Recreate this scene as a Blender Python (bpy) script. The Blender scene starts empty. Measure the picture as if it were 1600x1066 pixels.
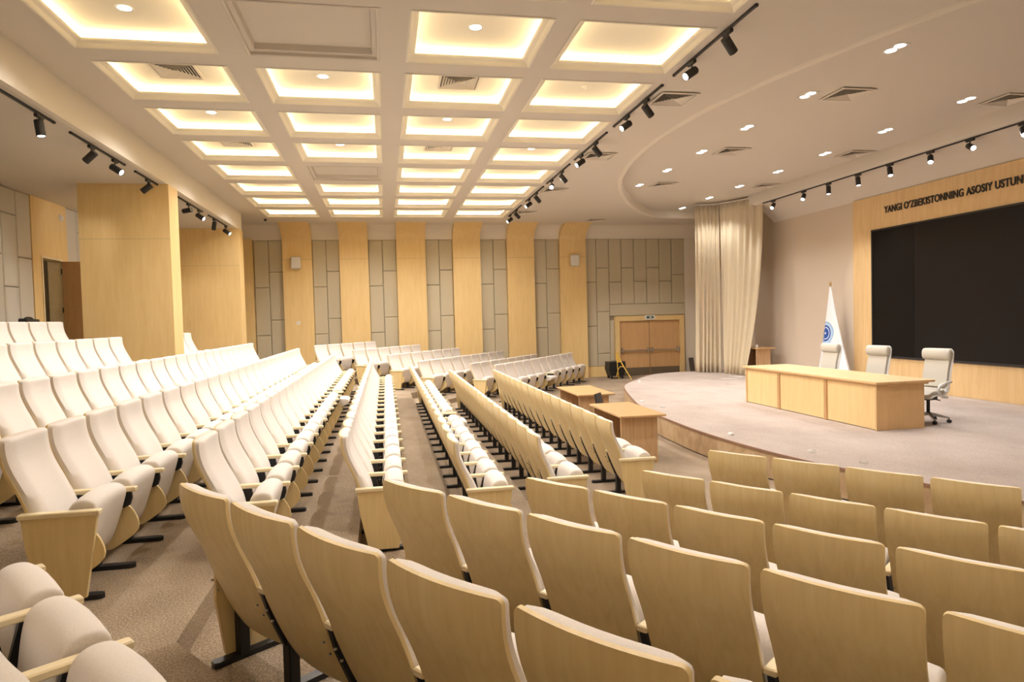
import bpy, bmesh, math, random
from math import sin, cos, pi, radians, atan2, sqrt
from mathutils import Vector, Matrix, Euler

random.seed(7)
SC = bpy.context.scene
COL = SC.collection

# ------------------------------------------------------------------ camera
F_PX = 1044.605
YAW, PITCH, ROLL = 0.186465519, -0.0343093501, -0.0260669024
def camera_matrix():
    fwd = Vector((sin(YAW), cos(YAW), 0)); rgt = Vector((cos(YAW), -sin(YAW), 0)); up = Vector((0, 0, 1))
    f2 = fwd * cos(PITCH) + up * sin(PITCH); u2 = up * cos(PITCH) - fwd * sin(PITCH)
    r3 = rgt * cos(ROLL) + u2 * sin(ROLL); u3 = u2 * cos(ROLL) - rgt * sin(ROLL)
    m = Matrix.Identity(4)
    for i in range(3):
        m[i][0] = r3[i]; m[i][1] = u3[i]; m[i][2] = -f2[i]
    m[0][3], m[1][3], m[2][3] = 0, 0, 2.25
    return m
cam_data = bpy.data.cameras.new('camera'); cam_data.sensor_width = 36.0
cam_data.lens = F_PX / 1600 * 36.0; cam_data.clip_start = 0.05
cam = bpy.data.objects.new('camera', cam_data); COL.objects.link(cam)
cam.matrix_world = camera_matrix(); SC.camera = cam

# ------------------------------------------------------------------ light, world, exposure
SC.view_settings.view_transform = 'Standard'; SC.view_settings.look = 'None'
SC.view_settings.gamma = 1.0; SC.view_settings.use_curve_mapping = False
SC.view_settings.exposure = 0.9
SC.cycles.use_denoising = True
SC.cycles.use_adaptive_sampling = True; SC.cycles.adaptive_threshold = 0.02
SC.cycles.max_bounces = 7; SC.cycles.diffuse_bounces = 5; SC.cycles.glossy_bounces = 3
SC.cycles.sample_clamp_indirect = 4.0
world = bpy.data.worlds.new('world'); SC.world = world; world.use_nodes = True
world.node_tree.nodes['Background'].inputs[0].default_value = (0.9, 0.78, 0.62, 1)
world.node_tree.nodes['Background'].inputs[1].default_value = 0.05
LED_COLOR, LED_POWER = (1.0, 0.80, 0.48), 26.0
LAMP_COLOR = (1.0, 0.97, 0.94)
COFFER_SPOT = 145.0
AISLE_SPOT = 115.0
STAGE_SPOT = 170.0
STAGE_DOWN = 75.0

# ------------------------------------------------------------------ materials
def new_mat(name):
    m = bpy.data.materials.new(name); m.use_nodes = True
    nt = m.node_tree
    return m, nt, nt.nodes['Principled BSDF']
def plain(name, col, rough=0.5, metal=0.0, spec=0.5):
    m, nt, b = new_mat(name)
    b.inputs['Base Color'].default_value = (*col, 1); b.inputs['Roughness'].default_value = rough
    b.inputs['Metallic'].default_value = metal; b.inputs['Specular IOR Level'].default_value = spec
    return m
def emitter(name, col, power):
    m, nt, b = new_mat(name)
    b.inputs['Base Color'].default_value = (*col, 1)
    b.inputs['Emission Color'].default_value = (*col, 1); b.inputs['Emission Strength'].default_value = power
    return m
def ramp(nt, fac, stops):
    r = nt.nodes.new('ShaderNodeValToRGB'); el = r.color_ramp.elements
    el[0].position, el[0].color = stops[0][0], (*stops[0][1], 1)
    el[1].position, el[1].color = stops[-1][0], (*stops[-1][1], 1)
    for p, c in stops[1:-1]:
        e = el.new(p); e.color = (*c, 1)
    nt.links.new(fac, r.inputs[0]); return r.outputs[0]
def coords(nt, scale, loc_random=True):
    tc = nt.nodes.new('ShaderNodeTexCoord'); mp = nt.nodes.new('ShaderNodeMapping')
    mp.inputs['Scale'].default_value = scale
    if loc_random:
        oi = nt.nodes.new('ShaderNodeObjectInfo'); mul = nt.nodes.new('ShaderNodeMath'); mul.operation = 'MULTIPLY'
        mul.inputs[1].default_value = 37.0
        nt.links.new(oi.outputs['Random'], mul.inputs[0])
        cx = nt.nodes.new('ShaderNodeCombineXYZ'); nt.links.new(mul.outputs[0], cx.inputs[0]); nt.links.new(mul.outputs[0], cx.inputs[1])
        nt.links.new(cx.outputs[0], mp.inputs['Location'])
    nt.links.new(tc.outputs['Object'], mp.inputs[0]); return mp.outputs[0]
def wood(name, dark, mid, light, scale=(14, 14, 1.1), rough=0.42, bump=0.03):
    m, nt, b = new_mat(name)
    v = coords(nt, scale)
    n = nt.nodes.new('ShaderNodeTexNoise'); n.inputs['Scale'].default_value = 1.6; n.inputs['Detail'].default_value = 6
    n.inputs['Roughness'].default_value = 0.6; n.inputs['Distortion'].default_value = 0.5
    nt.links.new(v, n.inputs['Vector'])
    c = ramp(nt, n.outputs['Fac'], [(0.25, dark), (0.5, mid), (0.78, light)])
    nt.links.new(c, b.inputs['Base Color']); b.inputs['Roughness'].default_value = rough
    bp = nt.nodes.new('ShaderNodeBump'); bp.inputs['Strength'].default_value = bump; bp.inputs['Distance'].default_value = 0.01
    nt.links.new(n.outputs['Fac'], bp.inputs['Height']); nt.links.new(bp.outputs[0], b.inputs['Normal'])
    return m
def fabric(name, col, var=0.06, scale=220, rough=0.9, bump=0.15, sheen=0.0):
    m, nt, b = new_mat(name)
    v = coords(nt, (1, 1, 1))
    n = nt.nodes.new('ShaderNodeTexNoise'); n.inputs['Scale'].default_value = scale; n.inputs['Detail'].default_value = 3
    nt.links.new(v, n.inputs['Vector'])
    lo = tuple(x * (1 - var) for x in col); hi = tuple(min(1, x * (1 + var)) for x in col)
    c = ramp(nt, n.outputs['Fac'], [(0.3, lo), (0.7, hi)])
    nt.links.new(c, b.inputs['Base Color']); b.inputs['Roughness'].default_value = rough
    b.inputs['Specular IOR Level'].default_value = 0.2; b.inputs['Sheen Weight'].default_value = sheen
    bp = nt.nodes.new('ShaderNodeBump'); bp.inputs['Strength'].default_value = bump; bp.inputs['Distance'].default_value = 0.002
    nt.links.new(n.outputs['Fac'], bp.inputs['Height']); nt.links.new(bp.outputs[0], b.inputs['Normal'])
    return m
def carpet(name, dark, mid, light):
    m, nt, b = new_mat(name)
    v = coords(nt, (1, 1, 1), False)
    n = nt.nodes.new('ShaderNodeTexNoise'); n.inputs['Scale'].default_value = 85; n.inputs['Detail'].default_value = 4; n.inputs['Roughness'].default_value = 0.75
    big = nt.nodes.new('ShaderNodeTexNoise'); big.inputs['Scale'].default_value = 1.3; big.inputs['Detail'].default_value = 5
    mp = nt.nodes.new('ShaderNodeMapping'); mp.inputs['Scale'].default_value = (1.6, 1.0, 1)
    nt.links.new(v, n.inputs['Vector']); nt.links.new(v, mp.inputs[0]); nt.links.new(mp.outputs[0], big.inputs['Vector'])
    mix = nt.nodes.new('ShaderNodeMix'); mix.inputs[0].default_value = 0.22
    nt.links.new(n.outputs['Fac'], mix.inputs[2]); nt.links.new(big.outputs['Fac'], mix.inputs[3])
    c = ramp(nt, mix.outputs[0], [(0.36, dark), (0.5, mid), (0.64, light)])
    nt.links.new(c, b.inputs['Base Color']); b.inputs['Roughness'].default_value = 0.95; b.inputs['Specular IOR Level'].default_value = 0.1
    bp = nt.nodes.new('ShaderNodeBump'); bp.inputs['Strength'].default_value = 0.5; bp.inputs['Distance'].default_value = 0.006
    nt.links.new(n.outputs['Fac'], bp.inputs['Height']); nt.links.new(bp.outputs[0], b.inputs['Normal'])
    return m
M = {}
M['birch'] = wood('birch_veneer', (0.69, 0.525, 0.25), (0.75, 0.585, 0.30), (0.80, 0.645, 0.36))
M['birch_pale'] = wood('pale_birch', (0.76, 0.62, 0.38), (0.82, 0.69, 0.44), (0.86, 0.74, 0.50), (9, 1.5, 9))
M['fabric'] = fabric('cream_fabric', (0.76, 0.70, 0.645))
M['black'] = plain('black_steel', (0.012, 0.012, 0.014), 0.45)
M['blacksoft'] = plain('black_plastic', (0.02, 0.018, 0.018), 0.5)
M['wallwood'] = wood('maple_wall_veneer', (0.77, 0.55, 0.24), (0.82, 0.60, 0.28), (0.86, 0.65, 0.33), (7, 7, 0.8), 0.5)
M['stagewood'] = wood('maple_stage_veneer', (0.66, 0.44, 0.21), (0.72, 0.50, 0.25), (0.78, 0.57, 0.31), (7, 7, 0.8), 0.5)
M['deskwood'] = wood('beech_desk', (0.66, 0.42, 0.20), (0.72, 0.47, 0.23), (0.76, 0.52, 0.27), (6, 6, 0.9), 0.4)
M['deskpost'] = wood('beech_post', (0.46, 0.26, 0.11), (0.52, 0.31, 0.14), (0.57, 0.36, 0.17), (6, 6, .9), .4)
M['deskpanel'] = wood('maple_desk_panel', (0.74, 0.52, 0.24), (0.79, 0.57, 0.28), (0.83, 0.61, 0.32), (6, 6, 0.7), 0.4)
M['oak'] = wood('oak_table', (0.46, 0.28, 0.14), (0.60, 0.39, 0.21), (0.70, 0.48, 0.28), (16, 16, 0.9), 0.45)
M['oaktop'] = wood('oak_table_top', (0.55, 0.33, 0.15), (0.61, 0.38, 0.18), (0.66, 0.43, 0.21), (3, 16, 16), 0.4)
M['doorwood'] = wood('door_veneer', (0.60, 0.36, 0.16), (0.65, 0.40, 0.19), (0.69, 0.44, 0.22), (6, 6, 0.8), 0.45)
M['doordark'] = wood('brown_door_veneer', (0.36, 0.20, 0.08), (0.42, 0.24, 0.10), (0.47, 0.28, 0.12), (6, 6, 0.8), 0.45)
M['ceiling'] = plain('ceiling_plaster', (0.70, 0.645, 0.57), 0.85, 0, 0.2)
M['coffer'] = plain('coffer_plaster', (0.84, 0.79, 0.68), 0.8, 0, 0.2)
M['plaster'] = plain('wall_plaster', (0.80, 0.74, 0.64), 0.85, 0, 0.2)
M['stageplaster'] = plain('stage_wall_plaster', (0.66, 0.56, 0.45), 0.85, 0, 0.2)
M['panel'] = fabric('acoustic_fabric', (0.56, 0.50, 0.37), 0.05, 160, 0.95, 0.1)
M['panelgrey'] = fabric('grey_acoustic_fabric', (0.64, 0.60, 0.52), 0.05, 160, 0.95, 0.1)
M['jointgrey'] = plain('grey_panel_backing', (0.36, 0.33, 0.27), 0.9)
M['joint'] = plain('panel_backing', (0.30, 0.25, 0.17), 0.9)
M['carpet'] = carpet('hall_carpet', (0.17, 0.125, 0.085), (0.33, 0.255, 0.18), (0.52, 0.42, 0.32))
M['stagecarpet'] = carpet('stage_carpet', (0.35, 0.285, 0.245), (0.46, 0.385, 0.34), (0.58, 0.50, 0.455))
M['riser'] = wood('stage_riser_veneer', (0.32, 0.205, 0.11), (0.46, 0.32, 0.18), (0.58, 0.44, 0.28), (3, 3, 2), 0.6)
M['nosing'] = plain('stage_nosing', (0.26, 0.14, 0.085), 0.6)
M['curtain'] = fabric('curtain_cloth', (0.66, 0.56, 0.40), 0.05, 90, 0.85, 0.05, 0.2)
M['screen'] = plain('screen_glass', (0.009, 0.007, 0.006), 0.5, 0, .18)
M['screen2'] = plain('screen_glass_dark', (0.005, 0.004, 0.0035), 0.5, 0, .15)
M['lettering'] = plain('letter_black', (0.012, 0.010, 0.010), 0.4)
M['led'] = emitter('led_strip', LED_COLOR, LED_POWER)
M['lens'] = emitter('lamp_lens', (1.0, 0.95, 0.88), 9.0)
M['white'] = plain('white_plastic', (0.80, 0.78, 0.75), 0.45)
M['slat'] = plain('vent_metal', (0.74, 0.67, 0.57), 0.5)
M['dark'] = plain('vent_shade', (0.05, 0.04, 0.03), 0.8)  # colour stands for the shade behind the vent slats
M['chrome'] = plain('chrome', (0.6, 0.6, 0.6), 0.25, 1.0)
M['leather'] = plain('ivory_leather', (0.58, 0.55, 0.48), 0.5)
M['leathershell'] = plain('white_shell', (0.74, 0.72, 0.69), 0.35)
M['yellow'] = plain('yellow_plastic', (0.80, 0.52, 0.10), 0.45)
M['kick'] = plain('kick_plate_steel', (0.20, 0.16, 0.11), 0.45, 0.4)
M['void'] = plain('dark_corridor', (0.45, 0.38, 0.26), 0.9)
M['gold'] = plain('brass', (0.55, 0.38, 0.16), 0.3, 1.0)

# ------------------------------------------------------------------ mesh helpers
def mesh(name, verts, faces, mat, smooth=False, mats=None, idx=None):
    me = bpy.data.meshes.new(name); me.from_pydata([tuple(v) for v in verts], [], faces)
    for m_ in (mats or [mat]): me.materials.append(m_)
    if idx:
        for p, i in zip(me.polygons, idx): p.material_index = i
    if smooth:
        for p in me.polygons: p.use_smooth = True
    bm = bmesh.new(); bm.from_mesh(me); bmesh.ops.recalc_face_normals(bm, faces=bm.faces); bm.to_mesh(me); bm.free()
    return me
def link(name, me, parent=None, loc=(0, 0, 0), rot=(0, 0, 0)):
    o = bpy.data.objects.new(name, me); COL.objects.link(o); o.location = loc; o.rotation_euler = rot
    if parent: o.parent = parent
    return o
def tag(o, label=None, cat=None, group=None, kind=None):
    if label: o['label'] = label
    if cat: o['category'] = cat
    if group: o['group'] = group
    if kind: o['kind'] = kind
    return o
def thing(name, label, cat, loc=(0, 0, 0), rz=0, group=None):
    o = bpy.data.objects.new(name, None); COL.objects.link(o); o.empty_display_size = 0.1
    o.location = loc; o.rotation_euler = (0, 0, rz)
    return tag(o, label, cat, group)
class MB:
    """collects boxes, prisms, lofts into one mesh"""
    def __init__(s): s.v = []; s.f = []; s.i = []
    def add(s, v, f, mi=0):
        b = len(s.v); s.v += [tuple(x) for x in v]; s.f += [tuple(b + k for k in q) for q in f]; s.i += [mi] * len(f)
    def box(s, x0, x1, y0, y1, z0, z1, mi=0):
        v = [(x0, y0, z0), (x1, y0, z0), (x1, y1, z0), (x0, y1, z0), (x0, y0, z1), (x1, y0, z1), (x1, y1, z1), (x0, y1, z1)]
        s.add(v, [(0, 3, 2, 1), (4, 5, 6, 7), (0, 1, 5, 4), (1, 2, 6, 5), (2, 3, 7, 6), (3, 0, 4, 7)], mi)
    def cbox(s, x0, x1, y0, y1, z0, z1, c=0.006, axis='z', mi=0):
        """box with chamfered edges all round"""
        c = min(c, (x1 - x0) * .45, (y1 - y0) * .45, (z1 - z0) * .45)
        rings = []
        for z, k in ((z0, c), (z0 + c, 0), (z1 - c, 0), (z1, c)):
            a, b_, p, q = x0 + k, x1 - k, y0 + k, y1 - k; d = c * .7
            rings.append([(a + d, p, z), (b_ - d, p, z), (b_, p + d, z), (b_, q - d, z), (b_ - d, q, z), (a + d, q, z), (a, q - d, z), (a, p + d, z)])
        s.loft(rings, mi)
    def loft(s, rings, mi=0, caps=True, closed=True):
        n = len(rings[0]); v = [p for r in rings for p in r]; f = []
        m = n if closed else n - 1
        for i in range(len(rings) - 1):
            for j in range(m):
                k = (j + 1) % n
                f.append((i * n + j, i * n + k, (i + 1) * n + k, (i + 1) * n + j))
        if caps:
            f.append(tuple(range(n - 1, -1, -1))); f.append(tuple((len(rings) - 1) * n + j for j in range(n)))
        s.add(v, f, mi)
    def prism(s, poly, axis, a, b, mi=0):
        """polygon (u,w) extruded along an axis from a to b: x -> (u,w)=(y,z); y -> (x,z); z -> (x,y)"""
        mk = {'x': lambda u, w, t: (t, u, w), 'y': lambda u, w, t: (u, t, w), 'z': lambda u, w, t: (u, w, t)}[axis]
        s.loft([[mk(u, w, a) for u, w in poly], [mk(u, w, b) for u, w in poly]], mi)
    def cyl(s, p, q, r, n=12, r2=None, mi=0):
        p, q = Vector(p), Vector(q); d = (q - p).normalized()
        a = d.orthogonal().normalized(); b = d.cross(a); r2 = r if r2 is None else r2
        s.loft([[p + (a * cos(2 * pi * k / n) + b * sin(2 * pi * k / n)) * r for k in range(n)],
                [q + (a * cos(2 * pi * k / n) + b * sin(2 * pi * k / n)) * r2 for k in range(n)]], mi)
    def tube(s, pts, r, n=8, mi=0):
        pts = [Vector(p) for p in pts]; rings = []; a = None
        for i, p in enumerate(pts):
            d = (pts[min(i + 1, len(pts) - 1)] - pts[max(i - 1, 0)]).normalized()
            a = d.orthogonal().normalized() if a is None else (a - d * a.dot(d)).normalized()
            b = d.cross(a); rr = r[i] if isinstance(r, (list, tuple)) else r
            rings.append([p + (a * cos(2 * pi * k / n) + b * sin(2 * pi * k / n)) * rr for k in range(n)])
        s.loft(rings, mi)
    def lathe(s, prof, n=16, c=(0, 0), mi=0):
        s.loft([[(c[0] + r * cos(2 * pi * k / n), c[1] + r * sin(2 * pi * k / n), z) for k in range(n)] for r, z in prof], mi)
    def mesh(s, name, mat, smooth=False, mats=None): return mesh(name, s.v, s.f, mat, smooth, mats, s.i if mats else None)
    def obj(s, name, mat, parent=None, loc=(0, 0, 0), rot=(0, 0, 0), smooth=False, mats=None):
        me = s.mesh(name, mat, smooth, mats)
        if smooth: 
            me.shade_smooth() if hasattr(me, 'shade_smooth') else None
            try: me.set_sharp_from_angle(angle=radians(40))
            except Exception: pass
        return link(name, me, parent, loc, rot)
def smooth_mesh(me, ang=40):
    for p in me.polygons: p.use_smooth = True
    try: me.set_sharp_from_angle(angle=radians(ang))
    except Exception: pass
    return me
def chaikin(pts, n=2, closed=True):
    for _ in range(n):
        out = []; L = len(pts)
        for i in range(L if closed else L - 1):
            p, q = pts[i], pts[(i + 1) % L]
            out.append(tuple(p[k] * .75 + q[k] * .25 for k in range(len(p)))); out.append(tuple(p[k] * .25 + q[k] * .75 for k in range(len(p))))
        pts = out
    return pts
def catmull(pts, n=6):
    out = []
    for i in range(len(pts) - 1):
        p0 = pts[max(i - 1, 0)]; p1 = pts[i]; p2 = pts[i + 1]; p3 = pts[min(i + 2, len(pts) - 1)]
        for k in range(n):
            t = k / n
            out.append(tuple(0.5 * ((2 * p1[a]) + (-p0[a] + p2[a]) * t + (2 * p0[a] - 5 * p1[a] + 4 * p2[a] - p3[a]) * t * t + (-p0[a] + 3 * p1[a] - 3 * p2[a] + p3[a]) * t ** 3) for a in range(len(p1))))
    out.append(tuple(pts[-1])); return out
def lerp_table(tab, z):
    if z <= tab[0][0]: return tab[0][1]
    for (a, va), (b, vb) in zip(tab, tab[1:]):
        if z <= b: return va + (vb - va) * (z - a) / (b - a)
    return tab[-1][1]
ORD = ['zeroth', 'first', 'second', 'third', 'fourth', 'fifth', 'sixth', 'seventh', 'eighth', 'ninth', 'tenth', 'eleventh', 'twelfth', 'thirteenth',
       'fourteenth', 'fifteenth', 'sixteenth', 'seventeenth', 'eighteenth', 'nineteenth', 'twentieth', 'twenty-first', 'twenty-second',
       'twenty-third', 'twenty-fourth', 'twenty-fifth', 'twenty-sixth', 'twenty-seventh', 'twenty-eighth']

# ================================================================== THE ROOM
XB, XS, YN, YF = -7.05, 11.66, -0.6, 23.75         # back wall, stage wall, near wall, far wall
ZC, ZR, ZL = 5.52, 5.72, 5.0                      # main ceiling, raised ceiling over the stage, low ceiling at the back
YC = 11.66                                         # the hall is symmetrical about this line
def struct(name, mb, mat, parent=None, **k):
    o = mb.obj(name, mat, parent, **k); o['kind'] = 'structure'; return o

# ---- floor and its tiers (fan of three straight banks)
fl = MB(); fl.box(XB, XS, YN, YF, -0.2, 0.0); floor = struct('floor', fl, M['carpet'])
def fan_tier(em, en, z, zlow):
    yc = (en - .8 * em) / .6
    pts = [((en - .6 * YN) / .8, YN), (em, yc), (em, 2 * YC - yc), ((en - .6 * (2 * YC - YF)) / .8, YF), (XB, YF), (XB, YN)]
    mb = MB(); mb.prism(pts, 'z', zlow, z); return mb
TIERS = [(1.57, 4.57, .12), (.62, 3.48, .285), (-.28, 2.41, .445), (-1.13, 1.33, .60), (-2.10, .26, .785)]
zl = 0.0
for em, en, z in TIERS:
    struct('floor_step', fan_tier(em, en, z, zl), M['carpet'], floor); zl = z
for xe, z in ((-3.62, 1.10), (-4.55, 1.38), (-6.0, 1.62)):
    mb = MB(); mb.box(XB, xe, YN, YF, zl, z); struct('floor_step', mb, M['carpet'], floor); zl = z

# ---- stage
ST = .38
edge = [(XS - .06, 20.25), (9.9, 20.1), (8.9, 20.0), (8.0, 19.5), (6.67, 17.7), (6.08, 16.6), (5.46, 14.5), (5.02, 12.6), (4.86, 10.6), (4.86, 9.3), (4.98, 8.1), (5.2, 7.1), (5.62, 6.0), (6.25, 4.6), (7.3, 2.7), (9.0, 1.2), (XS - .06, .9)]
edge = [edge[0]] + catmull(edge[1:-1], 5) + [edge[-1]]
stage = thing('stage', 'low carpeted stage with a curved front edge before the screen wall', 'stage', (0, 0, 0))
mb = MB(); mb.prism(edge, 'z', .02, ST - .004); r_ = mb.obj('stage_riser', M['riser'], stage)
inner = []
def offset_poly(poly, d):
    out = []
    for i, p in enumerate(poly):
        a = Vector(poly[max(i - 1, 0)]); b = Vector(poly[min(i + 1, len(poly) - 1)]); t = (b - a).normalized(); out.append((p[0] + t.y * d * -1, p[1] + t.x * d))
    return out
mb = MB(); mb.prism(offset_poly(edge, .012)[1:-1] + [(XS - .065, .93), (XS - .065, 20.22)], 'z', ST - .004, ST); mb.obj('stage_floor', M['stagecarpet'], stage)
mb = MB(); o1 = offset_poly(edge, -.012); i1 = offset_poly(edge, .014)
for k in range(1, len(edge) - 2):
    a, b, c, d = o1[k], o1[k + 1], i1[k + 1], i1[k]
    mb.add([(*a, ST - .03), (*b, ST - .03), (*c, ST - .03), (*d, ST - .03), (*a, ST + .003), (*b, ST + .003), (*c, ST + .003), (*d, ST + .003)],
           [(0, 1, 5, 4), (4, 5, 6, 7), (1, 2, 6, 5), (2, 3, 7, 6), (3, 0, 4, 7), (0, 3, 2, 1)])
mb.obj('stage_nosing', M['nosing'], stage)

# ---- walls
mb = MB(); mb.box(XB - .3, XS + .3, YF, YF + .2, -.2, 6.2); wall_far = struct('wall_far', mb, M['plaster'])
mb = MB(); mb.box(XB - .3, XS + .3, YN - .2, YN, -.2, 6.2); wall_near = struct('wall_near', mb, M['plaster'])
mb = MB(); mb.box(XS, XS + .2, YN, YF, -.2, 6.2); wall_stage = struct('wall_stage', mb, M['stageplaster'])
DY0, DY1, DZ = 15.58, 16.40, 3.76
mb = MB()
mb.box(XB - .2, XB, YN, DY0 - .045, -.2, 6.2); mb.box(XB - .2, XB, DY1 + .045, YF, -.2, 6.2); mb.box(XB - .2, XB, DY0 - .045, DY1 + .045, DZ + .045, 6.2); mb.box(XB - .2, XB, DY0 - .045, DY1 + .045, -.2, 1.62)
wall_back = struct('wall_back', mb, M['jointgrey'])
mb = MB(); mb.box(XB - 1.4, XB - 1.3, DY0 - .6, DY1 + .6, 1.5, 4.2); mb.box(XB - 1.3, XB - .2, DY0 - .62, DY0 - .52, 1.5, 4.2)
mb.box(XB - 1.3, XB - .2, DY1 + .52, DY1 + .62, 1.5, 4.2); mb.box(XB - 1.4, XB - .2, DY0 - .6, DY1 + .6, 4.2, 4.3); mb.box(XB - 1.4, XB - .2, DY0 - .6, DY1 + .6, 1.5, 1.62)
struct('corridor', mb, M['void'], wall_back)

cl = bpy.data.lights.new('corridor_fill', 'POINT'); cl.energy = 1.2; cl.color = (1, .9, .75); cl.shadow_soft_size = .1  # fill light added to lift the dark doorway, no fitting behind it
o = bpy.data.objects.new('corridor_fill', cl); COL.objects.link(o); o.location = (XB - .7, 15.3, 3.9); o.parent = wall_back
def pad(mb, axis, pos, depth, u0, u1, z0, z1, g=.006, r=.016):
    """upholstered panel with a softly rounded rim; axis 'y' faces -y, axis 'x' faces +x"""
    u0 += g; u1 -= g; z0 += g; z1 -= g
    def ring(k, d):
        a, b, c, e = u0 + k, u1 - k, z0 + k, z1 - k
        pts = [(a, c), (b, c), (b, e), (a, e)]
        return [(u, pos - d, z) if axis == 'y' else (pos + d, u, z) for u, z in pts]
    mb.loft([ring(0, 0), ring(0, depth * .55), ring(r * .4, depth * .85), ring(r * 1.5, depth)])

# ---- far wall: pilasters that bend into the ceiling, padded panels between them
PIL = [(-3.31, -2.36), (-1.46, -.50), (.45, 1.45), (2.40, 3.37), (4.33, 5.31), (6.27, 7.24)]
PT = 5.07
def bent(y0, z0, ay, az, n=10): return [(y0 - ay * (1 - cos(t)) , z0 + az * sin(t)) for t in [pi / 2 * k / n for k in range(n + 1)]]
for x0, x1 in PIL:
    fr = [(23.45, 0.0), (23.45, 2.5), (23.45, 4.42)] + bent(23.45, 4.98, .98, .54)
    mb = MB(); rf = [(y + .3, min(z + .0, ZC + .05)) for y, z in fr]
    ring0 = [(x0, y, z) for y, z in fr] + [(x0, YF + .05, ZC), (x0, YF + .05, 0)]
    ring1 = [(x1, y, z) for y, z in fr] + [(x1, YF + .05, ZC), (x1, YF + .05, 0)]
    mb.loft([ring0, ring1]); o = struct('pilaster', mb, M['wallwood'], wall_far)
    smooth_mesh(o.data, 30)
    mb = MB(); mb.box(x0 + .001, x1 - .001, 23.440, 23.452, 4.40, 4.405); struct('veneer_joint', mb, M['joint'], wall_far)
mb = MB(); mb.box(-4.75, -4.27, 23.45, YF, 0, PT + .02); struct('pilaster', mb, M['wallwood'], wall_far)
cv = [(23.62, PT)] + bent(23.62, PT, .62, .46)
mb = MB(); ring = cv + [(YF + .05, ZC + .02), (YF + .05, PT)]
mb.loft([[(XB, y, z) for y, z in ring], [(XS, y, z) for y, z in ring]]); o = struct('cove', mb, M['plaster'], wall_far); smooth_mesh(o.data, 30)
mb = MB(); mb.box(-4.4, 11.12, 23.66, 23.70, 0, PT); struct('panel_backing', mb, M['joint'], wall_far)
mb = MB(); mb.box(11.12, XS, 23.60, YF, 0, PT); struct('trim_1', mb, M['plaster'], wall_far)
gaps = [(-4.25, -3.31)] + [(PIL[i][1], PIL[i + 1][0]) for i in range(5)]
LJ, RJ = [0, .28, 1.87, 3.48, PT], [0, .80, 2.39, 4.0, PT]
def acoustic(axis, pos, u0, u1, joints, parent, mat, d=.05):
    for z0, z1 in zip(joints, joints[1:]):
        mb = MB(); pad(mb, axis, pos, d, u0, u1, z0, z1); o = mb.obj('acoustic_panel', mat, parent); o['kind'] = 'structure'
for a, b in gaps:
    m_ = (a + b) / 2
    acoustic('y', 23.66, a, m_, LJ, wall_far, M['panel']); acoustic('y', 23.66, m_, b, RJ, wall_far, M['panel'])
cols = [7.24, 7.67, 8.16, 8.64, 9.13, 9.62, 10.12, 10.61, 11.12]
acoustic('y', 23.66, cols[0], cols[1], [.38, 1.87, 3.49, PT], wall_far, M['panel'])
acoustic('y', 23.66, cols[1], cols[2], [.38, .85, 2.40, 4.01, PT], wall_far, M['panel'])
for k in range(2, 8):
    acoustic('y', 23.66, cols[k], cols[k + 1], [2.66, (3.49, 4.0)[k % 2] if k < 7 else 3.73, PT], wall_far, M['panel'])
acoustic('y', 23.66, cols[2], 11.12, [2.22, 2.66], wall_far, M['panel']); acoustic('y', 23.66, cols[2], 8.34, [.38, 2.08], wall_far, M['panel'])
mb = MB(); mb.box(7.24, 8.34, 23.58, YF, 0, .38); struct('baseboard_far', mb, M['wallwood'], wall_far)

# ---- double door beside the stage
door = MB(); door.box(8.34, 8.50, 23.52, YF, 0, 2.21); door.box(10.87, 11.05, 23.52, YF, 0, 2.21); door.box(8.50, 10.87, 23.52, YF, 2.03, 2.21)
d1 = struct('door_1', door, M['wallwood'])
for x0, x1, s in ((8.51, 9.675, 1), (9.69, 10.86, -1)):
    mb = MB(); mb.cbox(x0, x1, 23.59, 23.64, .02, 2.02, .004); lf = mb.obj('door_leaf', M['doorwood'], d1)
    mb = MB(); mb.box(x0 + .01, x1 - .01, 23.582, 23.59, .03, .29); mb.obj('kick_plate', M['kick'], lf)
    mb = MB(); mb.cyl((x0 + .1, 23.52, .93), (x1 - .1, 23.52, .93), .022, 10)
    for xx in (x0 + .07, x1 - .07): mb.cbox(xx - .035, xx + .035, 23.50, 23.59, .84, 1.03, .01)
    mb.obj('push_bar', M['chrome'], lf, smooth=True)

# ---- back wall (behind the top rows): padded panels, veneer strip with an open door
LOWZ = 1.62
k = 0; y = 15.20
while y > 9.5:
    j = [[LOWZ, 2.3, 3.70, ZL], [LOWZ, 3.10, 4.5, ZL]][k % 2]
    acoustic('x', XB, y - .535, y, j, wall_back, M['panelgrey']); y -= .535; k += 1
y = 16.74; k = 0
while y < 20.4:
    acoustic('x', XB, y, y + .535, [[LOWZ, 2.3, 3.70, ZL], [LOWZ, 3.10, 4.5, ZL]][k % 2], wall_back, M['panelgrey']); y += .535; k += 1
mb = MB(); mb.box(XB, XB + .06, 15.20, DY0 - .02, LOWZ, ZL); mb.box(XB, XB + .06, DY1 + .02, 16.74, LOWZ, ZL); mb.box(XB, XB + .06, DY0 - .02, DY1 + .02, DZ + .02, ZL)
struct('veneer_strip', mb, M['wallwood'], wall_back)
mb = MB(); mb.box(XB - .21, XB + .075, DY0 - .05, DY0, LOWZ, DZ + .05); mb.box(XB - .21, XB + .075, DY1, DY1 + .05, LOWZ, DZ + .05); mb.box(XB - .21, XB + .075, DY0, DY1, DZ, DZ + .05)
d2 = struct('door_2', mb, M['birch_pale'])
mb = MB(); mb.cbox(0, .86, -.02, .02, 0.01, 2.13, .004)
lf = mb.obj('door_leaf', M['doordark'], d2, (XB + .08, DY1 - .01, LOWZ), (0, 0, radians(4)))
mb = MB()
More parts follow.
